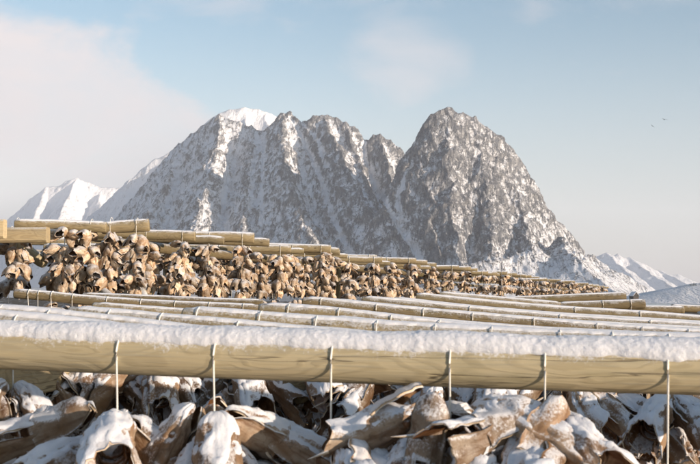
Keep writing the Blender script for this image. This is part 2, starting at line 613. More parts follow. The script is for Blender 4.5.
ridge_main = [
    # crest of the long ridge
    ([(118, 222, 3350), (135, 200, 3300), (150, 178, 3250), (165, 157, 3200), (178, 143, 3150), (192, 133, 3120), (203, 125, 3100), (213, 117, 3080), (219, 115, 3070), (228, 119, 3050), (240, 121, 3040), (252, 126, 3020), (262, 131, 3000),
      (272, 124, 2980), (281, 114, 2960), (290, 112, 2950), (296, 117, 2930), (306, 120, 2920), (313, 115, 2900), (326, 114, 2890), (336, 117, 2880), (346, 122, 2860), (355, 127, 2850), (362, 138, 2840),
      (368, 142, 2840), (373, 135, 2830), (380, 134, 2820), (390, 140, 2810), (400, 148, 2800), (410, 158, 2790), (418, 180, 2780)], 1.75, 0.2),
    # spurs towards the shore
    ([(178, 143, 3150), (168, 180, 2950), (150, 215, 2750), (140, 240, 2600)], 1.3, 0.1),
    ([(219, 115, 3070), (215, 150, 2900), (205, 190, 2700), (195, 225, 2520), (190, 245, 2400)], 1.3, 0.1),
    ([(252, 126, 3020), (250, 165, 2820), (245, 205, 2620), (240, 245, 2400)], 1.3, 0.1),
    ([(284, 113, 2960), (282, 140, 2820), (288, 175, 2640), (300, 210, 2450), (312, 240, 2280), (320, 262, 2150)], 1.3, 0.15),
    ([(322, 114, 2895), (338, 145, 2740), (350, 175, 2590), (368, 210, 2420), (385, 240, 2270), (395, 262, 2150)], 1.3, 0.15),
    ([(346, 122, 2860), (356, 155, 2730), (368, 190, 2560), (380, 222, 2400)], 1.9, 0.1),
    ([(379, 134, 2820), (386, 160, 2720), (394, 190, 2600), (402, 212, 2500)], 2.2, 0.1),
    # the great dome on the right
    ([(420, 151, 2330), (422, 138, 2335), (426, 125, 2340), (432, 114, 2345), (440, 109, 2350), (451, 109, 2355), (463, 112, 2360), (476, 117, 2370), (488, 127, 2380), (500, 136, 2390), (510, 147, 2395), (518, 158, 2400), (525, 171, 2405), (532, 186, 2410),
      (540, 201, 2415), (549, 214, 2420), (560, 224, 2425), (570, 233, 2430), (577, 241, 2435), (582, 252, 2440)], 2.0, 0.5),
    ([(432, 124, 2340), (430, 165, 2285), (430, 200, 2220), (438, 250, 2100), (442, 275, 2020)], 2.4, 0.4),
    ([(447, 109, 2355), (446, 145, 2290), (450, 190, 2210), (456, 240, 2100), (460, 275, 2000)], 1.7, 0.5),
    ([(475, 119, 2370), (482, 160, 2290), (488, 205, 2200), (494, 250, 2080), (498, 278, 1990)], 1.7, 0.5),
    ([(503, 140, 2392), (514, 185, 2310), (524, 225, 2200), (532, 262, 2080)], 1.7, 0.5),
    # snow aprons round the foot
    ([(440, 268, 2020), (490, 262, 2030), (530, 252, 2100), (560, 246, 2180), (585, 256, 2250), (605, 266, 2250), (625, 277, 2230), (645, 289, 2200), (662, 299, 2150)], 0.62, 0.0),
    ([(560, 246, 2180), (575, 262, 2000), (600, 280, 1900), (620, 292, 1800)], 0.55, 0.0),
    ([(180, 250, 2350), (260, 256, 2250), (330, 262, 2150), (400, 268, 2080), (440, 270, 2020)], 0.7, 0.0),
]


def main_bias(U, Y, h):
    b = 0.36 * sstep(340, 190, U) + 0.02 + 0.22 * sstep(260, 290, U) * sstep(350, 325, U) * sstep(170, 110, h)
    b = b - 0.17 * sstep(405, 425, U) * sstep(560, 500, U)
    b = b + 0.45 * sstep(120, 60, h) * sstep(440, 500, U)
    return b


mountain('mountain', ridge_main, 90, 690, 760, 1650, 3450, 620, (160, 9), [(150, 10, 'r'), (58, 13, 'r'), (23, 5, 'r'), (26, 3.5, 'f'), (10, 2.6, 'f')], M['rock'], k=9.0, cw=lambda U: 1 - 0.65 * sstep(405, 420, U), snow_lo=0.30, snow_hi=0.72, bias=main_bias, seed=3,
         gullies=(([(291, 116), (303, 138), (312, 155), (322, 180), (333, 214), (345, 240), (354, 258)], 2.4, 10), ([(363, 140), (367, 162), (380, 188), (398, 221), (410, 240), (424, 260)], 2.6, 12), ([(412, 160), (403, 180), (398, 195), (401, 216)], 2.4, 8), ([(300, 118), (318, 140), (326, 165)], 1.8, 5), ([(236, 126), (228, 160), (222, 200), (230, 240)], 2.0, 6), ([(266, 132), (262, 170), (262, 215), (256, 250)], 1.8, 6)))

mountain('mountain_far_cap', [([(206, 132, 4600), (213, 121, 4600), (220, 113, 4600), (230, 109, 4600), (245, 107, 4600), (258, 109, 4600), (270, 113, 4600), (283, 119, 4600), (300, 130, 4600), (330, 150, 4600)], 0.8, 0.3),
                              ([(245, 107, 4600), (250, 160, 4100)], 0.9, 0.1), ([(265, 111, 4600), (275, 160, 4100)], 0.9, 0.1)],
         195, 360, 150, 3900, 5200, 120, (200, 20), [(220, 14, 'r'), (70, 6, 'f')], M['rock_far'], snow_lo=0.2, snow_hi=0.5, bias=lambda U, Y, h: 0.5, seed=9)

mountain('mountain_far_west', [([(-60, 262, 9000), (-10, 245, 9000), (12, 229, 9000), (20, 213, 9000), (28, 203, 9000), (38, 194, 9000), (47, 187, 9000), (57, 186, 9000), (66, 181, 9000), (77, 178, 9000), (88, 182, 9000), (100, 187, 9000), (118, 188, 9000), (150, 184, 9000), (180, 200, 9000)], 1.1, 0.2),
                               ([(77, 178, 9000), (60, 215, 8300), (45, 240, 7800)], 1.1, 0.1), ([(47, 187, 9000), (30, 225, 8300)], 1.1, 0.1), ([(100, 192, 9000), (100, 235, 8000)], 1.0, 0.1),
                               ([(88, 232, 6500), (100, 215, 6500), (112, 202, 6500), (122, 192, 6500), (132, 179, 6500), (144, 167, 6500), (156, 159, 6500), (170, 152, 6500), (186, 142, 6500), (200, 140, 6500)], 1.1, 0.2),
                               ([(138, 178, 6500), (125, 225, 5900)], 1.1, 0.1), ([(165, 155, 6500), (160, 200, 5900)], 1.1, 0.1)],
         -120, 230, 300, 5600, 9900, 240, (240, 22), [(300, 30, 'r'), (110, 14, 'r'), (45, 6, 'f')], M['rock_far'], snow_lo=0.25, snow_hi=0.6, bias=lambda U, Y, h: 0.36, seed=15)

mountain('mountain_far_east', [([(520, 262, 6400), (560, 262, 6400), (585, 259, 6300), (597, 257, 6300), (606, 253, 6300), (612, 256, 6300), (618, 254, 6300), (624, 258, 6300), (632, 258, 6300), (640, 263, 6300), (650, 268, 6300), (661, 271, 6300), (672, 275, 6300), (681, 274, 6300), (690, 280, 6300), (702, 284, 6300), (730, 289, 6300), (780, 293, 6300)], 0.62, 0.2),
                               ([(606, 253, 6300), (622, 267, 5900), (640, 282, 5500), (652, 294, 5200)], 0.62, 0.1),
                               ([(632, 258, 6300), (655, 275, 5800), (680, 292, 5300)], 0.62, 0.1),
                               ([(661, 271, 6300), (690, 285, 5800), (712, 294, 5400)], 0.62, 0.1),
                               ([(585, 259, 6300), (580, 275, 5800)], 0.62, 0.1)],
         500, 800, 280, 4700, 7000, 200, (240, 25), [(260, 22, 'r'), (90, 8, 'r'), (40, 3, 'f')], M['rock_far'], snow_lo=0.2, snow_hi=0.5, bias=lambda U, Y, h: 0.42, seed=21)

# low snowy shore with a hamlet, right edge of the view
shore = [([(632, 303, 1100), (655, 297, 1080), (668, 291, 1050), (682, 286, 1030), (695, 283, 1010), (715, 280, 1010), (760, 284, 1030)], 0.22, 0.0)]
mountain('shore_hill', shore, 610, 800, 190, 800, 1250, 140, (70, 5), [(45, 2.4, 'f'), (15, 1.5, 'f')], M['rock_far'], k=1.2, snow_lo=0.2, snow_hi=0.6, bias=lambda U, Y, h: 0.30, seed=33)


# ------------------------------------------------------------------ logs
def smooth_path(pts, n):
    pts = np.array([tuple(p) for p in pts], dtype=float)
    if len(pts) == 2:
        t = np.linspace(0, 1, n)[:, None]
        return pts[0] * (1 - t) + pts[1] * t
    s = np.concatenate([[0], np.cumsum(np.linalg.norm(np.diff(pts, axis=0), axis=1))])
    q = np.linspace(0, s[-1], n)
    out = np.stack([np.interp(q, s, pts[:, i]) for i in range(3)], -1)
    kn = max(3, n // 9) | 1
    for i in range(3):
        e = np.pad(out[:, i], kn // 2, mode='reflect', reflect_type='odd')
        out[:, i] = np.convolve(e, np.ones(kn) / kn, 'valid')
    return out


def frame_of(path):
    T = np.gradient(path, axis=0)
    T /= np.linalg.norm(T, axis=1)[:, None]
    up = np.array([0, 0, 1.0])
    if abs(T[0, 2]) > 0.9:
        up = np.array([0, 1.0, 0])
    S = np.cross(T, up)
    S /= np.linalg.norm(S, axis=1)[:, None]
    U = np.cross(S, T)
    return T, S, U


def log_mesh(name, path, r0, r1, mat, nv=20, seed=0, lump=0.05):
    n = len(path)
    T, S, U = frame_of(path)
    s = np.concatenate([[0], np.cumsum(np.linalg.norm(np.diff(path, axis=0), axis=1))])
    th = np.linspace(0, 2 * np.pi, nv, endpoint=False)
    rr = np.linspace(r0, r1, n)[:, None] * (1 + lump * fbm(np.stack(np.broadcast_arrays(s[:, None] * 1.7, np.cos(th)[None] * 0.9, np.sin(th)[None] * 0.9 + seed), -1), 3, seed))
    V = path[:, None, :] + rr[..., None] * (np.cos(th)[None, :, None] * U[:, None, :] + np.sin(th)[None, :, None] * S[:, None, :])
    G = np.stack(np.broadcast_arrays(s[:, None], rr * np.cos(th)[None], rr * np.sin(th)[None]), -1)
    verts = [V.reshape(-1, 3)]
    gr = [G.reshape(-1, 3)]
    faces = [grid_faces(n, nv, True)]
    base = n * nv
    for e, sgn in ((0, -1), (n - 1, 1)):       # slightly chamfered sawn ends
        ring = path[e] + (V[e] - path[e]) * 0.93 + T[e] * sgn * 0.006
        inner = path[e] + (V[e] - path[e]) * 0.02 + T[e] * sgn * 0.007
        verts += [ring, inner]
        gr += [G[e] * [1, 0.93, 0.93], G[e] * [1, 0.02, 0.02]]
        j = np.arange(nv); j2 = (j + 1) % nv
        o0 = e * nv
        q1 = np.stack([o0 + j, o0 + j2, base + j2, base + j], -1)
        q2 = np.stack([base + j, base + j2, base + nv + j2, base + nv + j], -1)
        if sgn < 0:
            q1 = q1[:, ::-1]; q2 = q2[:, ::-1]
        faces += [q1, q2]
        base += 2 * nv
    me = mesh(name, np.concatenate(verts), np.concatenate(faces), mat)
    at = me.attributes.new('grain', 'FLOAT_VECTOR', 'POINT')
    at.data.foreach_set('vector', np.concatenate(gr).astype(np.float32).ravel())
    return me


def snow_on_log(name, path, r0, r1, thick, ds, nv, seed, reach=58):
    s0 = np.concatenate([[0], np.cumsum(np.linalg.norm(np.diff(path, axis=0), axis=1))])
    n = max(8, int(s0[-1] / ds))
    s = np.linspace(0.0, s0[-1], n)
    pth = np.stack([np.interp(s, s0, path[:, i]) for i in range(3)], -1)
    T, S, U = frame_of(pth)
    rad = np.interp(s, s0, np.linspace(r0, r1, len(path)))
    e = np.linspace(-1, 1, nv)
    zz = s * 0
    lim_a, lim_b = [R(reach) * (1 + (0.20 if thick > 0.015 else 0.45) * fbm(np.stack([s * 5, zz + o_, zz + seed], -1), 2, seed) + (0.08 if thick > 0.015 else 0.30) * fbm(np.stack([s * 33, zz + o_, zz + seed], -1), 2, seed + 1, 0.6)) for o_ in (0, 7)]
    th = np.where(e[None] < 0, lim_a[:, None] * e[None], lim_b[:, None] * e[None])
    q = np.stack(np.broadcast_arrays(s[:, None] * 1.0, th * 0.06, th * 0 + seed), -1)
    body = (1 - np.abs(e[None]) ** 3.2)
    t = thick * (0.95 + 0.35 * fbm(q * 5, 2, seed + 3)) * body
    gr = 0.0014 * fbm(q * 28, 2, seed + 5, 0.6) + 0.0017 * fbm(q * 100, 3, seed + 6, 0.7)
    t = t + gr * sstep(0, 0.4, body) * min(1.0, thick / 0.014)
    t = t - 0.003 * (np.abs(e[None]) > 0.985)
    tap = sstep(0, 0.05, s) * sstep(0, 0.05, s[-1] - s)
    t = t * tap[:, None] - 0.003 * (1 - tap[:, None])
    r = rad[:, None] + t
    V = pth[:, None, :] + r[..., None] * (np.cos(th)[..., None] * U[:, None, :] + np.sin(th)[..., None] * S[:, None, :])
    return mesh(name, V.reshape(-1, 3), grid_faces(n, nv), M['snow'])


def tube(path, r, nv=6):
    path = np.asarray(path, float)
    T, S, U = frame_of(path)
    th = np.linspace(0, 2 * np.pi, nv, endpoint=False)
    V = path[:, None, :] + r * (np.cos(th)[None, :, None] * U[:, None, :] + np.sin(th)[None, :, None] * S[:, None, :])
    return V.reshape(-1, 3), grid_faces(len(path), nv, True)


# ------------------------------------------------------------------ cod heads
def head_mesh(name, nu, nv, seed, mats, arches=True, dims=(0.205, 0.042, 0.049), close=0.15, crump=0.75):
    rs = np.random.RandomState(seed)
    Lh, W, H = dims
    t = np.linspace(0, 1, nu)[:, None]
    Amax = np.pi * (0.55 + 0.36 * sstep(0.15, 0.5, t))
    e = np.linspace(-1, 1, nv)[None]
    a = Amax * e
    tip = np.sqrt(np.clip(1 - (1 - np.clip(t / 0.16, 0, 1)) ** 2, 0.02, 1))
    w_ = W * (0.40 + 0.62 * t ** 0.75) * tip
    hu = H * (0.34 + 0.56 * t ** 0.8) * tip
    hd = H * (0.30 + 0.85 * t ** 0.9) * tip
    side = np.where(a < 0, 1 + 0.25 * rs.rand(), 1 + 0.25 * rs.rand())
    fl = (0.40 * rs.rand() ** 2, 0.40 * rs.rand() ** 2)
    flare = np.where(a < 0, fl[0], fl[1]) * sstep(0.62, 1.0, t) * np.exp(-((np.abs(a) - 1.7) / 0.75) ** 2)
    rad = (1 + flare) * (1.10 - (close + (0.45 - 0.4 * close) * rs.rand()) * sstep(0.55, 1.02, t))
    # eye sockets with a raised rim, cheek ridge, seam of the gill cover
    de = np.hypot((t - 0.36) / 0.085, (np.abs(a) - 0.92) / 0.30)
    rad = rad - 0.30 * np.exp(-de ** 2 * 1.3) + 0.12 * np.exp(-((de - 1.25) / 0.35) ** 2)
    seam = np.abs(t - 0.60 - 0.07 * np.sin(np.abs(a) * 1.6))
    rad = rad - 0.10 * np.exp(-(seam / 0.030) ** 2) * sstep(0.6, 1.0, np.abs(a))
    rad = rad + 0.06 * np.exp(-((np.abs(a) - 1.35 - 0.3 * t) / 0.12) ** 2) * sstep(0.3, 0.5, t)
    q = np.stack(np.broadcast_arrays(t * 2.2, np.cos(a) * 1.1, np.sin(a) * 1.1 + seed * 3.1), -1)
    rad = rad + 0.26 * crump * fbm(q, 3, seed) + 0.20 * crump * (ridged(np.stack(np.broadcast_arrays(t * 1.3, a * 1.5, a * 0 + seed), -1), 3, seed + 5, 0.55) - 0.7)
    rad = rad + 0.07 * (ridged(np.stack(np.broadcast_arrays(t * 2.2, a * 4.2, a * 0 + seed + 3), -1), 2, seed + 15) - 0.6)
    x = Lh * t + Lh * (0.20 * np.exp(-((np.abs(a) - 1.55) / 0.6) ** 2) - 0.10 * np.exp(-(a / 0.5) ** 2)) * t ** 3
    x = x + 0.022 * fbm(np.stack(np.broadcast_arrays(a * 1.7, a * 0, t * 0 + seed + 0.5), -1), 3, seed + 9) * t ** 4
    y = w_ * np.sin(a) * rad * side * (1 - 0.25 * sstep(2.0, 2.6, np.abs(a)))
    z = np.where(np.cos(a) > 0, hu, hd) * np.cos(a) * rad + 0.018 * np.sin(t * 2.6) - 0.01
    V = np.stack(np.broadcast_arrays(x, y, z), -1)
    cr = np.stack([fbm(V * 14 + k * 9 + seed, 2, seed + k) for k in range(3)], -1)
    V = V + 0.013 * crump * cr
    tw = (rs.rand() - 0.5) * 0.5
    ang = tw * (V[..., 0] / Lh)
    V = np.stack([V[..., 0], V[..., 1] * np.cos(ang) - V[..., 2] * np.sin(ang), V[..., 1] * np.sin(ang) + V[..., 2] * np.cos(ang)], -1)
    dU = np.gradient(V, axis=0); dV = np.gradient(V, axis=1)
    nrm = np.cross(dU, dV)
    nrm /= (np.linalg.norm(nrm, axis=-1, keepdims=True) + 1e-9)
    cen = np.stack([V[..., 0], V[..., 1] * 0, V[..., 2] * 0], -1)
    if np.sum(nrm * (V - cen)) < 0:
        nrm = -nrm
    th = 0.0055 * (1 - 0.45 * sstep(0.7, 1, t))[..., None]
    Vin = V - nrm * th
    nn = nu * nv
    out = grid_faces(nu, nv)
    v0, v1, v2 = V.reshape(-1, 3)[out[0, :3]]
    if np.dot(np.cross(v1 - v0, v2 - v0), nrm.reshape(-1, 3)[out[0, 0]]) < 0:
        out = out[:, ::-1]
    inn = out[:, ::-1] + nn
    vs = [V.reshape(-1, 3), Vin.reshape(-1, 3)]
    fs = [out, inn]
    fm = [np.zeros(len(out)), np.ones(len(inn))]
    loop = [i * nv for i in range(nu)] + [(nu - 1) * nv + j for j in range(1, nv)] + [i * nv + nv - 1 for i in range(nu - 2, -1, -1)] + [j for j in range(nv - 2, 0, -1)]
    lp = np.array(loop); l2 = np.roll(lp, -1)
    rim = np.stack([lp, l2, l2 + nn, lp + nn], -1)
    fs.append(rim); fm.append(np.full(len(rim), 2))
    base = 2 * nn
    # lower jaw and throat: a sagging plate between the cheeks, a little open at the snout
    drop = 0.10 + 0.30 * rs.rand()
    m, m2 = (15, 13) if nu > 20 else (8, 7)
    sx = np.linspace(0.0, 1, m)[:, None]; sy = np.linspace(-1, 1, m2)[None]
    xj = 0.004 + 0.125 * sx
    wj = 0.044 * np.sqrt(np.clip(1 - (1 - np.clip(sx / 0.45, 0, 1)) ** 2, 0.03, 1)) * (0.75 + 0.15 * sx)
    zj = -0.012 - 0.026 * np.cos(sy * 1.35) * np.sqrt(np.clip(sx * 2 + 0.15, 0, 1)) - (0.125 - xj) * drop
    JV = np.stack(np.broadcast_arrays(xj, wj * sy, zj), -1)
    JV = JV + 0.010 * np.stack([fbm(JV * 22 + k * 5 + seed, 2, seed + k) for k in range(3)], -1)
    JI = JV + np.array([0, 0, 0.005])
    jf = grid_faces(m, m2, False, base, True)
    vs += [JV.reshape(-1, 3), JI.reshape(-1, 3)]
    fs += [jf, jf[:, ::-1] + m * m2]
    fm += [np.zeros(len(jf)), np.ones(len(jf))]
    lj = np.array([i * m2 for i in range(m)] + [(m - 1) * m2 + j for j in range(1, m2)] + [i * m2 + m2 - 1 for i in range(m - 2, -1, -1)] + [j for j in range(m2 - 2, 0, -1)]) + base
    l2 = np.roll(lj, -1)
    fs.append(np.stack([lj, l2, l2 + m * m2, lj + m * m2], -1)); fm.append(np.full(len(lj), 2))
    base += 2 * m * m2
    for sg in (-1, 1):         # shrunken eyes in their sockets
        ii = int(round(0.36 * (nu - 1)))
        jj = int(round((sg * 0.92 / float(Amax[ii, 0]) + 1) / 2 * (nv - 1)))
        c0 = V[ii, jj] - nrm[ii, jj] * 0.003
        a1 = np.linspace(0, np.pi, 6)[:, None]; a2 = np.linspace(0, 2 * np.pi, 8, endpoint=False)[None]
        sph = np.stack(np.broadcast_arrays(np.sin(a1) * np.cos(a2), np.sin(a1) * np.sin(a2), np.cos(a1)), -1) * 0.0105 + c0
        ef = grid_faces(6, 8, True, base)
        vs.append(sph.reshape(-1, 3)); fs.append(ef); fm.append(np.full(len(ef), 1)); base += 48
    if arches:
        # gill arches inside and two bony gill spines at the rim
        for kx in range(3):
            xx = 0.105 + 0.022 * kx
            ph = np.linspace(-1.9, 1.9, 11)
            pp = np.stack([xx + 0.012 * np.cos(ph), 0.024 * np.sin(ph) * (1 + 0.1 * kx), -0.004 - 0.024 * np.cos(ph * 0.9)], -1)
            tv, tf = tube(pp, 0.0042, 5)
            vs.append(tv); fs.append(tf + base); fm.append(np.full(len(tf), 1)); base += len(tv)
        for sg in (-1, 1):
            k0 = V[nu - 2, int(nv * (0.5 + sg * 0.24))]
            k1 = k0 + np.array([0.045, sg * (0.004 + 0.014 * rs.rand()), -0.012 + 0.02 * rs.rand()])
            pp = np.linspace(0, 1, 6)[:, None] * (k1 - k0) + k0
            tv, tf = tube(pp, 0.0032, 5)
            tv = tv.reshape(6, 5, 3); tv = pp[:, None] + (tv - pp[:, None]) * np.linspace(1.4, 0.12, 6)[:, None, None]
            vs.append(tv.reshape(-1, 3)); fs.append(tf + base); fm.append(np.full(len(tf), 2)); base += 30
    me = mesh(name, np.concatenate(vs), np.concatenate(fs), mats, np.concatenate(fm))
    return me, V, nrm


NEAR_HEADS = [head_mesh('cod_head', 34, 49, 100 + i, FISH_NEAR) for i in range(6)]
FAR_HEADS = [head_mesh('cod_head_small', 13, 19, 200 + i, FISH_FAR, False, (0.172, 0.062, 0.068), 0.36, 0.5) for i in range(6)]


def head_snow(V, nrm, mw, thick, seed):
    """a tapering skin of snow on the upward side of one head, in the head's own coordinates"""
    A = np.array(mw.to_3x3())
    sca = np.linalg.norm(A[:, 0])
    nw = nrm @ (A / sca).T
    Vw = V @ A.T + np.array(mw.translation)
    q = Vw * 24
    nn = fbm(q, 3, seed)
    for sgn in (1,):
        f = sstep(0.50, 0.92, sgn * nw[..., 2] + 0.30 * nn)
    ed = np.ones(f.shape)
    ed[0, :] = ed[-1, :] = 0; ed[:, 0] = ed[:, -1] = 0
    f = f * (0.25 + 0.75 * ed)
    t = thick * f * (0.85 + 0.35 * fbm(Vw * 60, 2, seed + 2)) - 0.0015
    upl = (A / sca).T @ np.array([0, 0, 1.0])
    Vs = V + (0.55 * upl[None, None] + 0.45 * nrm) * (t / sca)[..., None]
    F = grid_faces(*f.shape)
    keep = (f.reshape(-1)[F] > 0.02).any(axis=1)
    F = F[keep]
    if len(F) < 12:
        return None
    v0, v1, v2 = V.reshape(-1, 3)[F[0, :3]]
    if np.dot(np.cross(v1 - v0, v2 - v0), nrm.reshape(-1, 3)[F[0, 0]]) < 0:
        F = F[:, ::-1]
    par = {}
    def root(i):
        while par.setdefault(i, i) != i:
            par[i] = par[par[i]]; i = par[i]
        return i
    for qd in F.tolist():
        r0_ = root(qd[0])
        for x_ in qd[1:]:
            par[root(x_)] = r0_
    rt_ = np.array([root(x_) for x_ in F[:, 0].tolist()])
    ids, cnt = np.unique(rt_, return_counts=True)
    F = F[rt_ == ids[cnt.argmax()]]
    if len(F) < 12:
        return None
    used, inv = np.unique(F.reshape(-1), return_inverse=True)
    return mesh('snow', Vs.reshape(-1, 3)[used], inv.reshape(-1, 4).astype(np.int32), M['snow'])


def string_path(axis_pt, side, r, top, bottom):
    """loop over a log: down the back, over the top, down the front, joined at the knot"""
    a = np.array(axis_pt); sd = np.array(side)
    pts = []
    kn = np.array(bottom)
    for an in np.linspace(-160, 98, 19):
        pts.append(a + (r + 0.002) * (math.sin(R(an)) * sd + math.cos(R(an)) * np.array([0, 0, 1])) + np.array([0.003 * (an - 98) / 360, 0, 0]))
    for f in (0.08, 0.3, 0.6, 1.0):
        pts.append(kn * f + (a + sd * (r + 0.001) + np.array([0, 0, -r * 0.2])) * (1 - f))
    return np.array(pts)


def bunch(axis_pt, side, r, drop, n_heads, heads, scale, seed, label, cat='fish heads', group=None, snow=0.0, height=0.35, sr=0.0026, tilt0=25, spread=0.035, face=None, flip=0.3, jit=20):
    """cod heads threaded on a loop of twine; origin at the knot"""
    rnd = random.Random(seed)
    a = Vector(axis_pt)
    knot = a + Vector(side) * (r * 0.75) + Vector((0, 0, -drop))
    e = empty('cod_head_bunch', knot)
    tag(e, label, cat, group)
    sp = string_path(a - knot, side, r, None, (0, 0, 0))
    tail = np.array([[0, 0, 0], [0.003, 0, -0.3 * height], [0, 0.003, -0.7 * height]])
    sp = np.concatenate([sp, tail[1:]])
    tv, tf = tube(sp, sr, 6)
    obj('string', mesh('string', tv, tf, M['string']), e)
    per = 3 if n_heads < 9 else 4
    layers = max(1, math.ceil(n_heads / per))
    az0 = rnd.random() * 6.28
    for k in range(n_heads):
        ly = k // per
        az = az0 + (k % per) * 6.283 / per + ly * 1.05 + rnd.uniform(-0.35, 0.35)
        if face is not None and rnd.random() < 0.35:
            az = face + rnd.uniform(-1.1, 1.1)
        fz = ly / max(1, layers - 1) if layers > 1 else 0
        tilt = R(tilt0 + 24 * fz + rnd.uniform(-jit, jit))
        outd = Vector((math.cos(az), math.sin(az), 0))
        d = outd * math.cos(tilt) + Vector((0, 0, -1)) * math.sin(tilt)
        up0 = outd * math.sin(tilt) + Vector((0, 0, 1)) * math.cos(tilt)
        side_ = up0.cross(d)
        roll = rnd.gauss(0, 0.5) + (math.pi * rnd.uniform(0.7, 1.3) if rnd.random() < flip else 0)
        upv = up0 * math.cos(roll) + side_ * math.sin(roll)
        lat = upv.cross(d)
        s = scale * rnd.uniform(0.86, 1.16)
        pos = outd * (spread * rnd.uniform(0.2, 1.0)) + Vector((0, 0, -height * 0.72 * fz - 0.005 + rnd.uniform(-0.015, 0.015)))
        m = Matrix(((d.x, lat.x, upv.x, 0), (d.y, lat.y, upv.y, 0), (d.z, lat.z, upv.z, 0), (0, 0, 0, 1)))
        m = Matrix.Translation(pos) @ m @ Matrix.Scale(s, 4)
        me, V, nrm = heads[rnd.randrange(len(heads))]
        h = obj('cod_head', me, e)
        h.matrix_local = m
        if snow > 0:
            sm = head_snow(V, nrm, Matrix.Translation(knot) @ m, snow * rnd.uniform(0.6, 1.25), seed * 7 + k)
            if sm is not None:
                obj('snow', sm, h)
            if flip and roll > 1.5:
                sm = head_snow(V, -nrm, Matrix.Translation(knot) @ m, snow * 0.5 * rnd.uniform(0.3, 1.0), seed * 7 + k + 3)
                if sm is not None and rnd.random() < 0.5:
                    obj('snow', sm, h)
    return e


# ------------------------------------------------------------------ the low rack in front
def depth(u, zc, tn):
    return zc / (1 + (u - 350) / FPX * tn)


POLES = {}


def pole(key, label, trace, zc, tn, r0, r1, st, hi=False, mat='wood', ext=(0, 0), n=None, seed=1, reach=34):
    """trace: photo points along the top of the snow on the log"""
    pts = []
    us = [p[0] for p in trace]
    for u, v in trace:
        f = (u - us[0]) / (us[-1] - us[0])
        rr = r0 + (r1 - r0) * f
        pts.append(P(u, v, depth(u, zc, tn)) - Vector((0, 0, rr + st)))
    if ext[0]:
        d = (pts[0] - pts[1]).normalized(); pts.insert(0, pts[0] + d * ext[0])
    if ext[1]:
        d = (pts[-1] - pts[-2]).normalized(); pts.append(pts[-1] + d * ext[1])
    Ltot = sum((b - a).length for a, b in zip(pts[:-1], pts[1:]))
    n = n or max(24, int(Ltot / 0.06))
    path = smooth_path(pts, n)
    o = path[0].copy()
    st = st if hi else st * 0.75
    e = empty('drying_pole', o)
    tag(e, label, 'pole', 'snow-topped poles of the low front rack')
    obj('log', log_mesh('log', path - o, r0, r1, M[mat], 40 if hi else 20, seed, 0.012 if hi else 0.035), e)
    obj('snow', snow_on_log('snow', path - o, r0, r1, st, 0.0035 if hi else max(0.008, zc * 0.0022), 57 if hi else 17, seed, 60 if hi else reach), e)
    POLES[key] = dict(path=path, r0=r0, r1=r1, e=e, o=o)
    return POLES[key]


def on_pole(key, u):
    """point on a pole's axis seen at photo column u, the direction across it towards the camera, its radius"""
    pp = POLES[key]
    pa = pp['path']
    cu = []
    for p in pa:
        v = Vector(p) - Vector((0, 0, EYE))
        cu.append(350 + FPX * v.dot(_rt) / v.dot(_fw))
    f = np.interp(u, cu, np.arange(len(cu)))
    i = int(min(len(pa) - 2, f)); t = f - i
    a = pa[i] * (1 - t) + pa[i + 1] * t
    T = pa[i + 1] - pa[i]; T /= np.linalg.norm(T)
    sd = np.cross(T, [0, 0, 1.0]); sd /= np.linalg.norm(sd)
    if sd[1] > 0: sd = -sd
    r = pp['r0'] + (pp['r1'] - pp['r0']) * f / (len(pa) - 1)
    return a, sd, r


pole('near', 'thick peeled log nearest the camera, running across the whole picture under fluffy snow', [(0, 319), (120, 322.5), (230, 326), (350, 329), (470, 332.5), (590, 335), (700, 337)], 2.14, 0.19, 0.0485, 0.0495, 0.017, hi=True, ext=(0.45, 0.6), seed=2)
pole('D', 'snowy pole directly behind the nearest log in the right two thirds of the picture', [(186, 304.5), (260, 309.5), (320, 314), (420, 321), (520, 325.5), (620, 329.5), (700, 331)], 3.1, 0.17, 0.036, 0.046, 0.009, ext=(0, 0.5), mat='wood_back', seed=3, reach=34)
pole('C', 'snowy pole with a brown cut end starting left, just behind the nearest log', [(72, 303.5), (120, 307.5), (162, 311), (220, 315.5), (290, 321)], 3.0, 0.17, 0.030, 0.042, 0.009, ext=(0, 0.5), mat='wood_back', seed=4, reach=36)
pole('B', 'snowy pole sloping in from the left edge, wood showing beneath its snow', [(-10, 303), (10, 302.5), (50, 307), (100, 312.5), (150, 318)], 2.75, 0.17, 0.036, 0.036, 0.009, ext=(0.5, 0.25), mat='wood_back', seed=5, reach=36)
pole('B2', 'snow-covered pole at the left edge right against the nearest log', [(-10, 307), (40, 311.5), (90, 317), (120, 321)], 2.5, 0.17, 0.036, 0.036, 0.012, ext=(0.5, 0.2), mat='wood_back', seed=15)
pole('E', 'third snowy pole behind the nearest log, sagging across the middle', [(262, 301), (330, 305), (420, 315.5), (480, 322), (560, 328)], 3.9, 0.17, 0.032, 0.044, 0.009, ext=(0, 1.0), mat='wood_back', seed=6, reach=36)
pole('A', 'grey frosted pole whose cut end stands free at the far left', [(16, 288), (55, 291), (79, 294), (106, 296), (160, 299.5), (220, 302), (258, 303.5)], 6.6, 0.08, 0.032, 0.034, 0.007, mat='wood_old_shaded', seed=7)
pole('A2', 'thin dark pole low behind the grey frosted one, under the hanging heads', [(84, 292), (150, 294.5), (220, 297.5), (262, 298.5)], 7.6, 0.08, 0.03, 0.03, 0.006, mat='wood_old_shaded', seed=8)
pole('K', 'snowy pole starting left of centre beside the end of the grey one', [(260, 302), (300, 305.5), (360, 311), (420, 317)], 4.8, 0.10, 0.028, 0.034, 0.009, ext=(0, 0.4), mat='wood_back', seed=16)
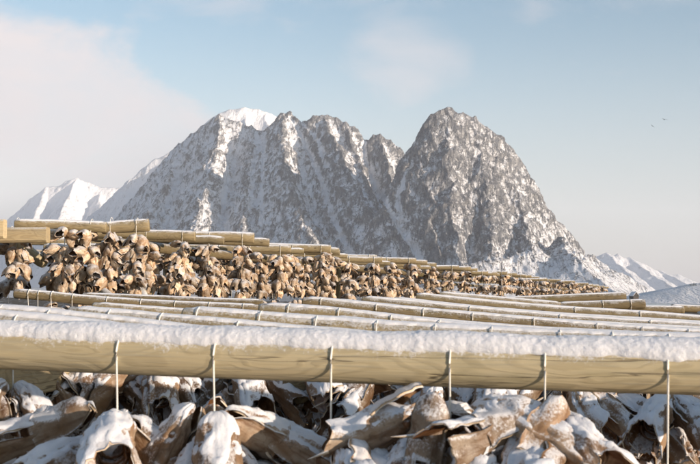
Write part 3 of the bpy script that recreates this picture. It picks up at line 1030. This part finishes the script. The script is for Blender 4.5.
pole('F7', 'dark-sided pole that starts below the hanging heads near the centre and runs off right', [(304, 295), (360, 300), (420, 306), (470, 310), (520, 314), (620, 322), (700, 326)], 5.2, 0.15, 0.030, 0.056, 0.011, mat='wood_old_shaded', ext=(0, 0.8), seed=9)
pole('G', 'snow-laden pole starting right of centre, behind the dark-sided one', [(363, 294.5), (420, 299.5), (500, 307.5), (580, 314), (700, 320.5)], 6.5, 0.13, 0.034, 0.046, 0.012, ext=(0, 0.8), mat='wood_back', seed=10)
pole('H', 'snow-laden pole farther back, reaching the right edge below the hamlet', [(417, 291.5), (490, 299), (563, 305), (640, 309.5), (700, 314)], 8.2, 0.12, 0.036, 0.046, 0.013, ext=(0, 0.8), mat='wood_back', seed=11)
pole('I', 'short pale pole end peeping out beneath the heads right of centre', [(440, 290.5), (500, 296), (560, 301)], 9.4, 0.10, 0.040, 0.042, 0.01, mat='wood_back', seed=12)
pole('J1', 'stout pole with a square cut right end, lying in front of two longer ones', [(455, 297), (500, 299.5), (543, 300.5)], 9.6, 0.06, 0.046, 0.047, 0.010, mat='wood_old_shaded', seed=13)
pole('J2', 'long pole tilting up to the right, its end against the snowy slope', [(476, 297.5), (540, 295), (600, 292.3), (625, 291.5)], 11.5, 0.02, 0.052, 0.050, 0.008, mat='wood_old_shaded', seed=14)
pole('J3', 'dark stout pole ending in front of the cabin on the right', [(560, 301.5), (600, 300.2), (644, 298.6)], 10.4, 0.02, 0.052, 0.052, 0.006, mat='wood_old_shaded', seed=17)
pole('J4', 'short dark pole right of the stout one ending before the hamlet', [(628, 305), (655, 305), (683, 305.5)], 10.6, 0.02, 0.042, 0.044, 0.008, mat='wood_old_shaded', seed=18)
pole('J5', 'last low pole at the right edge of the picture under the hamlet', [(672, 303.5), (690, 304.5), (720, 306)], 12.5, 0.02, 0.046, 0.046, 0.008, mat='wood_old_shaded', seed=19)

pole('X1', 'thin frosted pole filling the gap between second and third poles right of centre', [(330, 313.5), (420, 322.5), (520, 327), (620, 331), (700, 333)], 3.5, 0.16, 0.026, 0.034, 0.006, ext=(0, 0.6), mat='wood_back', seed=61, reach=34)
pole('X2', 'thin frosted pole crossing behind the sagging one in the middle distance', [(285, 302), (360, 309.5), (440, 318), (540, 325.5), (640, 330), (700, 332)], 4.4, 0.15, 0.024, 0.034, 0.006, ext=(0, 0.6), mat='wood_back', seed=62, reach=34)
pole('X3', 'thin frosted pole between the dark-sided one and the snow-laden one behind', [(335, 297.5), (400, 304.5), (480, 312), (580, 319.5), (700, 325.5)], 5.9, 0.14, 0.026, 0.036, 0.006, ext=(0, 0.6), mat='wood_back', seed=63, reach=34)
pole('X4', 'thin frosted pole just in front of the farthest snow-laden pole', [(395, 296), (470, 304.5), (560, 312), (640, 316.5), (700, 320)], 7.2, 0.12, 0.030, 0.038, 0.006, ext=(0, 0.6), mat='wood_back', seed=64, reach=34)
pole('X5', 'thin frosted pole low at the left between grey pole and brown cut end', [(95, 301), (160, 306), (230, 310.5), (300, 314.5)], 4.4, 0.12, 0.026, 0.032, 0.006, ext=(0, 0.5), mat='wood_back', seed=65, reach=34)

# twine loops whose bunches are out of sight: parts of their pole
for key, us in (('A', (30, 53)), ('G', (470, 560, 650)), ('H', (575, 640)), ('J3', (602, 630)), ('J1', (500,)), ('K', (276,))):
    for k, u in enumerate(us):
        a, sd, r = on_pole(key, u)
        o = POLES[key]['o']
        sp = string_path(a - o, sd, r + 0.004, None, tuple(a - o - np.array([0, 0, 0.16])))
        tv, tf = tube(sp, 0.0015 + 0.0003 * abs(a[1]) / 3, 5)
        obj('string', mesh('string', tv, tf, M['string']), POLES[key]['e'])

# ---- bunches of heads under the nearest log
near_b = [(20, 0.125, 20, 'bunch of snowy cod heads in the bottom left corner, by the sawn rail'),
          (126, 0.125, 20, 'snowy bunch of cod heads on the leftmost long string of the nearest log'),
          (221, 0.105, 20, 'snowy bunch of cod heads on the second long string from the left'),
          (336, 0.165, 20, 'low bunch of snow-covered cod heads at the bottom centre of the picture'),
          (452, 0.080, 20, 'bunch of cod heads hung tight under the log right of centre'),
          (545, 0.095, 20, 'bunch of cod heads on the second long string from the right'),
          (665, 0.235, 8, 'bunch of cod heads on the rightmost long string, almost below the picture')]
for i, (u, dr, n, lab) in enumerate(near_b):
    a, sd, r = on_pole('near' if i else 'B2', u)
    bunch(a, sd, r + 0.0003, dr, n, NEAR_HEADS, 1.0, 11 + i, lab, group='cod heads under the nearest log', snow=0.0075, height=0.30, sr=0.0021, tilt0=40, spread=0.06, face=-1.57, jit=28)

# ---- shaded bunches behind
rows = [('D', 3.0, (200, 262, 318, 378, 436, 492, 560, 612, 668), 0.10, 0.011, 'second'),
        ('C', 3.0, (112, 163, 240), 0.10, 0.011, 'left second'),
        ('B', 2.7, (4, 52), 0.12, 0.011, 'left near'),
        ('E', 3.9, (290, 340, 392, 440, 488, 536), 0.09, 0.012, 'third'),
        ('F7', 5.2, (322, 377, 424, 473, 534, 597, 642, 688), 0.10, 0.012, 'fourth'),
        ('A', 6.6, (40, 74, 108, 142, 176, 210, 244), 0.12, 0.0, 'grey')]
names = {'second': 'shaded cod head bunch on the pole right behind the nearest log, %s from left',
         'left second': 'shaded cod head bunch on the left pole behind the nearest log, %s from its end',
         'left near': 'cod head bunch behind the nearest log by the sawn rail, %s from the left',
         'third': 'dark cod head bunch in the third row behind the nearest log, %s from left',
         'fourth': 'dark cod head bunch deep under the dark-sided pole, %s from the left',
         'grey': 'dark cod head bunch deep under the grey frosted pole, %s from its free end'}
sd_ = 60
for key, z, us, dr, sn, rn in rows:
    for i, u in enumerate(us):
        sd_ += 1
        rr = random.Random(sd_)
        a, sd, r = on_pole(key, u)
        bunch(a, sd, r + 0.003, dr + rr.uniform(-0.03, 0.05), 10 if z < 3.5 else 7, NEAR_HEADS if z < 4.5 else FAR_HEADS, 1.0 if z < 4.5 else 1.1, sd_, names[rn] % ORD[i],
              group='shaded cod heads under the low front rack', snow=sn if z < 4.5 else 0, height=0.28, sr=0.0018, tilt0=42, spread=0.05, face=-1.57)


# ---- rails and posts that carry the poles
def box_board(name, a, b, wdt, hgt, mat, bev=0.006):
    """sawn timber from a to b with eased edges"""
    a = np.array(a, float); b = np.array(b, float)
    n = 14
    path = a + (b - a) * np.linspace(0, 1, n)[:, None]
    T, S, U = frame_of(path)
    w2, h2 = wdt / 2, hgt / 2
    pr = [(w2 - bev, h2), (-w2 + bev, h2), (-w2, h2 - bev), (-w2, -h2 + bev), (-w2 + bev, -h2), (w2 - bev, -h2), (w2, -h2 + bev), (w2, h2 - bev)]
    prs = np.array(pr)
    jit = 1 + 0.02 * np.stack([fbm(np.stack([np.arange(n) * 0.4, np.zeros(n) + k, np.zeros(n)], -1), 2, 5) for k in range(8)], 1)
    V = path[:, None] + (prs[None, :, 0:1] * jit[..., None]) * S[:, None] + (prs[None, :, 1:2] * jit[..., None]) * U[:, None]
    s = np.linalg.norm(path - a, axis=1)
    G = np.stack(np.broadcast_arrays(s[:, None], prs[None, :, 0], prs[None, :, 1]), -1)
    F = [tuple(q) for q in grid_faces(n, 8, True)] + [tuple(range(7, -1, -1)), tuple(range((n - 1) * 8, n * 8))]
    me = mesh(name, V.reshape(-1, 3), F, mat, smooth=False)
    at = me.attributes.new('grain', 'FLOAT_VECTOR', 'POINT')
    at.data.foreach_set('vector', G.astype(np.float32).ravel())
    return me


def thing_log(name, label, cat, a, b, r0, r1, mat, group=None, snow=0.0, seed=1, nv=16):
    a = Vector(a); b = Vector(b)
    n = max(10, int((b - a).length / 0.12))
    path = smooth_path([(0, 0, 0), tuple(b - a)], n)
    path = path + np.stack([0.012 * fbm(np.stack([np.linspace(0, 4, n), np.zeros(n) + seed, np.zeros(n) + k], -1), 2, seed) for k in range(3)], -1)
    if snow > 0:
        e = empty(name, a)
        obj('log', log_mesh('log', path, r0, r1, mat, nv, seed), e)
        obj('snow', snow_on_log('snow', path, r0, r1, snow, 0.02, 13, seed, 40), e)
    else:
        e = obj(name, log_mesh(name, path, r0, r1, mat, nv, seed), None, a)
    tag(e, label, cat, group)
    return e


# left rail of sawn timber, seen beneath the nearest log
ra = P(50, 390, 2.9); rb = P(140, 375.5, 3.45)
rd = (rb - ra).normalized()
off = Vector((0, 0, 0.055))
rail0 = obj('rack_rail', box_board('rack_rail', (0, 0, 0), tuple(rd * 7.4), 0.075, 0.11, M['board']), None, ra - rd * 1.0 + off)
tag(rail0, 'pale sawn timber rail running back beneath the nearest log at the left', 'rail')
for i, (t_, lab) in enumerate(((0.25, 'round post holding up the front end of the sawn rail'), (5.8, 'round post holding up the far end of the sawn rail'))):
    q = ra - rd * 1.0 + rd * t_
    thing_log('rack_post', lab, 'post', (q.x, q.y, -0.3), (q.x, q.y, EYE - 0.30 - 0.002), 0.06, 0.055, M['wood_old_shaded'], 'posts of the low front rack', seed=30 + i)
# middle and right rails, hidden under the poles
for i, (u0_, y0_, u1_, y1_, d0, d1, lab) in enumerate(((300, 3.0, 430, 10.0, 0.235, 0.16, 'log rail under the pole ends in the middle of the low rack'),
                                                    (850, 1.95, 700, 12.0, 0.22, 0.15, 'log rail under the right ends of the low poles'))):
    a = P(u0_, 292, y0_); b = P(u1_, 292, y1_)
    a.z = EYE - d0 - 0.05; b.z = EYE - d1 - 0.05
    thing_log('rack_rail', lab, 'rail', a, b, 0.05, 0.045, M['wood_old_shaded'], 'log rails of the low front rack', seed=40 + i)
    for j, f in enumerate((0.08, 0.92)):
        q = a.lerp(b, f)
        thing_log('rack_post', '%s post under the %s log rail of the low rack' % (('near', 'far')[j], ('middle', 'right')[i]), 'post', (q.x, q.y, -0.3), (q.x, q.y, q.z - 0.05), 0.06, 0.055, M['wood_old_shaded'], 'posts of the low front rack', seed=44 + i * 2 + j)

# ------------------------------------------------------------------ the raised rack behind
HB = EYE + 0.548
DIR = np.array([0.33, 0.944])
Q0 = np.array([(148 - 350) / FPX * 9.2, 9.2])
NP = 45
back = []
for k in range(NP):
    rr = random.Random(900 + k)
    z = HB + rr.uniform(-0.04, 0.04) - 0.0005 * k
    q = Q0 + DIR * 1.08 * k + np.array([rr.uniform(-0.22, 0.22), rr.uniform(-0.16, 0.16)]) * (1 if k else 0)
    yaw = R(rr.uniform(-3, 3) + 2)
    ln = rr.uniform(3.6, 4.2)
    if k == 0:
        ln = 0.42; yaw = R(0)
    if 0 < k < 4:
        ln = (0, 1.2, 2.1, 3.0)[k]
    tipr = rr.uniform(0.048, 0.064) if k < 3 else rr.uniform(0.040, 0.054)
    e = np.array([q[0] - ln * math.cos(yaw), q[1] + ln * math.sin(yaw), z + rr.uniform(-0.04, 0.05)])
    far = k > 15
    lab = ('%s pole of the raised back rack from the left, round cut end facing right' % ORD[k]) if k < 16 else 'thin distant pole toward the far right end of the raised back rack'
    thing_log('drying_pole', lab, 'pole', e, (q[0], q[1], z), tipr * 0.92, tipr, M['wood_back'], 'poles of the raised back rack' if not far else 'distant poles of the raised back rack', 0.006, 300 + k, 18 if k < 12 else 10)
    back.append((q, z, yaw, tipr))
    if 0 < k < 17:       # a second log laid half way to the next
        thing_log('drying_pole', 'thinner log laid just behind the %s pole of the back rack' % ORD[k], 'pole', (e[0] + 0.2, e[1] + 0.5, e[2] - 0.02), (q[0] + rr.uniform(0.10, 0.24), q[1] + rr.uniform(0.45, 0.6), z + rr.uniform(-0.045, 0.0)), tipr * 0.75, tipr * 0.8, M['wood_back'], 'poles of the raised back rack', 0.008, 380 + k, 16)
# the long front pole continuing to the left
p_a = P(16, 221.5, 9.05); p_b = P(106, 221.5, 9.1)
p_a.z = HB + 0.012; p_b.z = HB + 0.0
thing_log('drying_pole', 'slim pole at the left of the back rack, reaching toward the squared beam', 'pole', p_a, p_b, 0.042, 0.050, M['wood_back'], 'poles of the raised back rack', 0.009, 397, 18)

bn = 0


def back_bunch(q, z, r, n, sca, lab, grp, seed, hgt, dr):
    global bn
    bn += 1
    bunch((q[0], q[1], z), (0, -1, 0), r + 0.002, dr, n, FAR_HEADS, sca, seed, lab, group=grp, snow=0, height=hgt, sr=0.0023 if q[1] < 14 else 0.0035, tilt0=36, spread=0.04, face=-1.2, flip=0.4, jit=34)


for k, (q, z, yaw, r) in enumerate(back):
    if k == 0:
        offs = (0.10, 0.34)
    elif k < 4:
        offs = (0.12, 0.49, 0.86, 1.23)
    elif k < 10:
        offs = (0.12, 0.50, 0.90)
    else:
        offs = (0.14, 0.55)
    for i, o_ in enumerate(offs):
        rr = random.Random(1200 + k * 7 + i)
        pq = (q[0] - o_ * math.cos(yaw), q[1] + o_ * math.sin(yaw))
        n = 18 if q[1] < 15 else (12 if q[1] < 26 else 8)
        if k < 20:
            lab = 'cod head bunch on the back rack, %s pole from left, %s from its tip' % (ORD[k], ORD[i])
            grp = 'cod heads hung on the raised back rack'
        else:
            lab = 'small distant bunch of dried cod heads toward the right end of the back rack'
            grp = 'distant cod heads on the raised back rack'
        back_bunch(pq, z, r, n, 0.74 if q[1] < 15 else (0.86 if q[1] < 26 else 1.1), lab, grp, 2000 + k * 10 + i, rr.uniform(0.50, 0.68) + (0.12 if k > 14 else 0), r + rr.uniform(0.01, 0.06))
# bunches on the slim left pole
for i, u in enumerate((-6, 18, 66, 92)):
    q = P(u, 228, 9.1)
    back_bunch((q.x, q.y), HB + 0.02, 0.05, 13, 0.82, ['bunch of cod heads cut off by the left edge of the picture', 'dark bunch of cod heads under the squared beam at the left', 'bunch of dried cod heads just right of the squared beam', 'bunch of dried cod heads under the right end of the slim left pole'][i], 'cod heads hung on the raised back rack', 2800 + i, 0.62, 0.07)
# an inner row fills the rack behind
for k in range(40):
    rr = random.Random(3300 + k)
    q = Q0 + DIR * 0.36 * k + np.array([-0.95 + rr.uniform(-0.12, 0.12), 0.45])
    back_bunch((q[0], q[1]), HB - 0.04, 0.05, 9, 0.95, 'shadowed bunch of cod heads just behind the front bunches of the back rack', 'cod heads behind the front bunches', 3400 + k, 0.72, 0.12)
for k in range(22):
    rr = random.Random(3100 + k)
    q = Q0 + DIR * 0.62 * k + np.array([-1.55 + rr.uniform(-0.3, 0.3), 0.9])
    back_bunch((q[0], q[1]), HB, 0.05, 12, 1.0, 'shadowed bunch of cod heads deep inside the raised back rack', 'cod heads deep inside the back rack', 3000 + k, 0.75, 0.20)

# rails, posts and braces of the raised rack
for s_, (ox, lab) in enumerate(((-0.62, 'front'), (-3.3, 'rear'))):
    for j in range(7):
        a = Q0 + DIR * (7.0 * j + (0.6 if j == 0 else -0.8)) + np.array([ox, 0]); b = Q0 + DIR * (7.0 * j + 6.5) + np.array([ox, 0])
        zz = HB - 0.06 - 0.062 - 0.024 * j
        thing_log('rack_rail', '%s length of the %s log rail carrying the raised back rack' % (ORD[j], lab), 'rail', (a[0], a[1], zz), (b[0], b[1], zz - 0.02), 0.055, 0.055, M['wood_old_shaded'], 'log rails of the raised back rack', seed=500 + j + 10 * s_, nv=10)
        for kk, f in enumerate((0.10,)):
            c = a + (b - a) * f
            thing_log('rack_post', 'upright post under the %s length of the %s rail of the back rack' % (ORD[j], lab), 'post', (c[0], c[1], -0.3), (c[0], c[1], zz - 0.055), 0.065, 0.06, M['wood_old_shaded'], 'posts of the raised back rack', seed=520 + j + 10 * s_, nv=10)
# leaning mossy braces seen between the bunches
for i, (u0_, v0_, z0_, u1_, v1_, z1_, rad, lab) in enumerate(((131, 262, 9.9, 147, 306, 9.3, 0.04, 'mossy leaning brace between bunches below the back rack, lit by sun'),
                                                           (84, 276, 9.9, 118, 304, 9.4, 0.045, 'mossy slanting brace low behind the left bunches of the back rack'),
                                                           (14, 243, 9.3, 44, 262, 9.6, 0.06, 'stubby brace slanting down beneath the squared beam at the left'))):
    a = P(u0_, v0_, z0_); b = P(u1_, v1_, z1_)
    if i < 2:
        d = (b - a).normalized(); b = a + d * ((a.z + 0.2) / -d.z)
    thing_log('rack_brace', lab, 'brace', b, a, rad, rad, M['wood'], 'braces of the raised back rack', seed=560 + i)
# squared beam and the butt of a post at the left edge
ba = P(-70, 236, 8.75); bb = P(48, 235, 8.75)
beam = obj('squared_beam', box_board('squared_beam', (0, 0, 0), tuple(bb - ba), 0.13, 0.135, M['board'], 0.02), None, ba)
tag(beam, 'squared pale timber beam end at the left edge, below the slim pole', 'beam')
bc = P(-30, 229, 8.55); bd = P(5, 229, 8.55)
tag(obj('timber_block', box_board('timber_block', (0, 0, 0), tuple(bd - bc), 0.10, 0.16, M['board'], 0.015), None, bc), 'pale timber block at the extreme left edge against the squared beam', 'timber')
# low dark rails behind, glimpsed at the left edge
for i, v in enumerate((284.5, 289.5)):
    a = P(-60, v, 12.0); b = P(26, v - 0.5, 11.8)
    thing_log('fence_rail', ('upper', 'lower')[i] + ' thin dark rail glimpsed at the left edge under the back rack', 'rail', a, b, 0.022, 0.022, M['wood_old_shaded'], 'thin dark rails at the left edge', seed=580 + i)


# ------------------------------------------------------------------ hamlet on the shore
def flat(name, col, rough=0.8):
    m, t, b = newmat(name)
    g = N(t, 'ShaderNodeNewGeometry')
    n = tnoise(t, g.outputs['Position'], 2.0, 4, 0.6)
    L(t, mixc(t, n, tuple(c * 0.75 for c in col), col), b.inputs['Base Color'])
    b.inputs['Roughness'].default_value = rough
    return m


M['red'] = flat('red_boards', (0.16, 0.05, 0.035))
M['brown'] = flat('dark_boards', (0.06, 0.045, 0.035))
M['pale'] = flat('pale_boards', (0.5, 0.45, 0.38))
M['glass'] = flat('window_glass', (0.03, 0.035, 0.04), 0.1)


def house(u, v, Y, wd, dp, hw, hr, rot, mat, label):
    b0 = P(u, v, Y)
    e = empty('cabin', b0)
    e.rotation_euler.z = rot
    tag(e, label, 'house', 'cabins of the hamlet')
    x, y = wd / 2, dp / 2
    V = [(-x, -y, -4), (x, -y, -4), (x, y, -4), (-x, y, -4), (-x, -y, hw), (x, -y, hw), (x, y, hw), (-x, y, hw), (0, -y, hw + hr), (0, y, hw + hr)]
    obj('wall', mesh('wall', V, [(0, 1, 5, 8, 4), (1, 2, 6, 5), (2, 3, 7, 9, 6), (3, 0, 4, 7)], M[mat], smooth=False), e)
    ox, oy, th = 0.4, 0.4, 0.35
    RV = []
    for sy in (-y - oy, y + oy):
        for dz in (0.02, th):
            RV += [(-x - ox, sy, hw - hr * ox / x + dz), (0, sy, hw + hr + dz), (x + ox, sy, hw - hr * ox / x + dz)]
    obj('roof', mesh('roof', RV, [(3, 4, 10, 9), (4, 5, 11, 10), (0, 6, 7, 1), (1, 7, 8, 2), (0, 1, 4, 3), (1, 2, 5, 4), (6, 9, 10, 7), (7, 10, 11, 8), (0, 3, 9, 6), (2, 8, 11, 5)], M['snow_far'], smooth=False), e)
    for wx in (-x * 0.45, x * 0.45):
        a, b = wx - 0.5, wx + 0.5
        obj('window', mesh('window', [(a, -y - 0.05, 0.9), (b, -y - 0.05, 0.9), (b, -y - 0.05, 2.1), (a, -y - 0.05, 2.1), (a, -y + .05, 0.9), (b, -y + .05, 0.9), (b, -y + .05, 2.1), (a, -y + .05, 2.1)],
                           [(0, 1, 2, 3), (4, 7, 6, 5), (0, 4, 5, 1), (1, 5, 6, 2), (2, 6, 7, 3), (3, 7, 4, 0)], M['glass'], smooth=False), e)
    return e


house(634, 297.5, 800, 4.6, 7, 1.6, 2.8, R(12), 'brown', 'small dark cabin with a steep snowy gable by the stout pole end')


def bush(u, v, Y, s, seed, label):
    rs = np.random.RandomState(seed)
    b0 = P(u, v, Y)
    e = empty('shrub', b0)
    tag(e, label, 'shrub', 'dark shrubs on the shore hill')
    V, F = [], []
    for i in range(70):
        c = rs.normal(0, 1, 3) * np.array([s, s, s * 0.4]); c[2] = abs(c[2]) + 0.1
        a, b = rs.normal(0, 0.3 * s, 3), rs.normal(0, 0.3 * s, 3)
        k = len(V)
        V += [c, c + a, c + b]; F.append((k, k + 1, k + 2))
    obj('crown', mesh('crown', V, F, M['leaf'], smooth=False), e)
    tv, tf = tube(np.array([[0, 0, -1.0], [0.05, 0, 0.3 * s], [0, 0.05, s * 0.8]]), 0.07 * s, 6)
    obj('trunk', mesh('trunk', tv, tf, M['brown']), e)


M['leaf'] = flat('dark_foliage', (0.05, 0.055, 0.035))
for i, (u, v, s, lab) in enumerate(((694, 286, 1.5, 'large dark shrub on top of the shore hill at the right edge'), (688, 287.5, 0.9, 'small dark shrub just left of the large one on the shore hill'), (677, 290.5, 1.0, 'dark shrub midway up the shore hill'), (658, 297, 1.0, 'dark shrub at the left foot of the shore hill'), (670, 293, 0.7, 'smallest dark shrub on the left flank of the shore hill'))):
    bush(u, v, 1000, s * 1.6, 70 + i, lab)


# ------------------------------------------------------------------ gulls
M['gull'] = flat('gull_feathers', (0.22, 0.23, 0.25))


def gull(u, v, Y, span, bank, label):
    e = empty('gull', P(u, v, Y))
    e.rotation_euler = (0, bank, 0.2)
    tag(e, label, 'bird', 'gulls in flight')
    bx = np.stack([np.zeros(9), np.linspace(-0.22, 0.22, 9), np.zeros(9)], -1)
    T = np.array([0.1, 0.5, 0.8, 1, 1, 0.9, 0.75, 0.6, 0.2])
    th = np.linspace(0, 2 * np.pi, 8, endpoint=False)
    V = bx[:, None] + 0.07 * T[:, None, None] * np.stack([np.cos(th), th * 0, np.sin(th)], -1)[None]
    obj('body', mesh('body', V.reshape(-1, 3), grid_faces(9, 8, True), M['gull']), e)
    for sg in (-1, 1):
        s = np.linspace(0, 1, 9)
        x = sg * span / 2 * s
        z = 0.16 * np.sin(s * 2.2) * span / 1.3 - 0.10 * s
        ch = 0.20 * (1 - s ** 2 * 0.85)
        y0 = 0.06 - 0.10 * s ** 2
        rows_ = [np.stack([x, y0 + ch * 0.5, z], -1), np.stack([x, y0, z + 0.022 * (1 - s)], -1), np.stack([x, y0 - ch * 0.6, z], -1), np.stack([x, y0, z - 0.012 * (1 - s)], -1)]
        V = np.stack(rows_, 1)
        obj('wing', mesh('wing', V.reshape(-1, 3), grid_faces(9, 4, True), M['gull']), e)


gull(664.5, 119.5, 190, 1.35, 0.12, 'larger dark gull gliding in the pale sky at the right')
gull(652.5, 126, 260, 1.2, 0.6, 'smaller faint gull lower left of the other gull')

# ------------------------------------------------------------------ haze
mh = bpy.data.materials.new('haze')
mh.use_nodes = True
th_ = mh.node_tree
th_.nodes.clear()
pv = N(th_, 'ShaderNodeVolumePrincipled')
pv.inputs['Color'].default_value = (0.86, 0.90, 1.0, 1)
pv.inputs['Density'].default_value = 7.5e-5
pv.inputs['Anisotropy'].default_value = -0.1
mo = N(th_, 'ShaderNodeOutputMaterial')
L(th_, pv.outputs[0], mo.inputs['Volume'])
X, Z0, Z1 = 12000, -8.0, 1060.0
hv = [(-X, -X, Z0), (X, -X, Z0), (X, X, Z0), (-X, X, Z0), (-X, -X, Z1), (X, -X, Z1), (X, X, Z1), (-X, X, Z1)]
ho = obj('haze', mesh('haze', hv, [(0, 3, 2, 1), (4, 5, 6, 7), (0, 1, 5, 4), (1, 2, 6, 5), (2, 3, 7, 6), (3, 0, 4, 7)], mh, smooth=False))
tag(ho, kind='stuff')
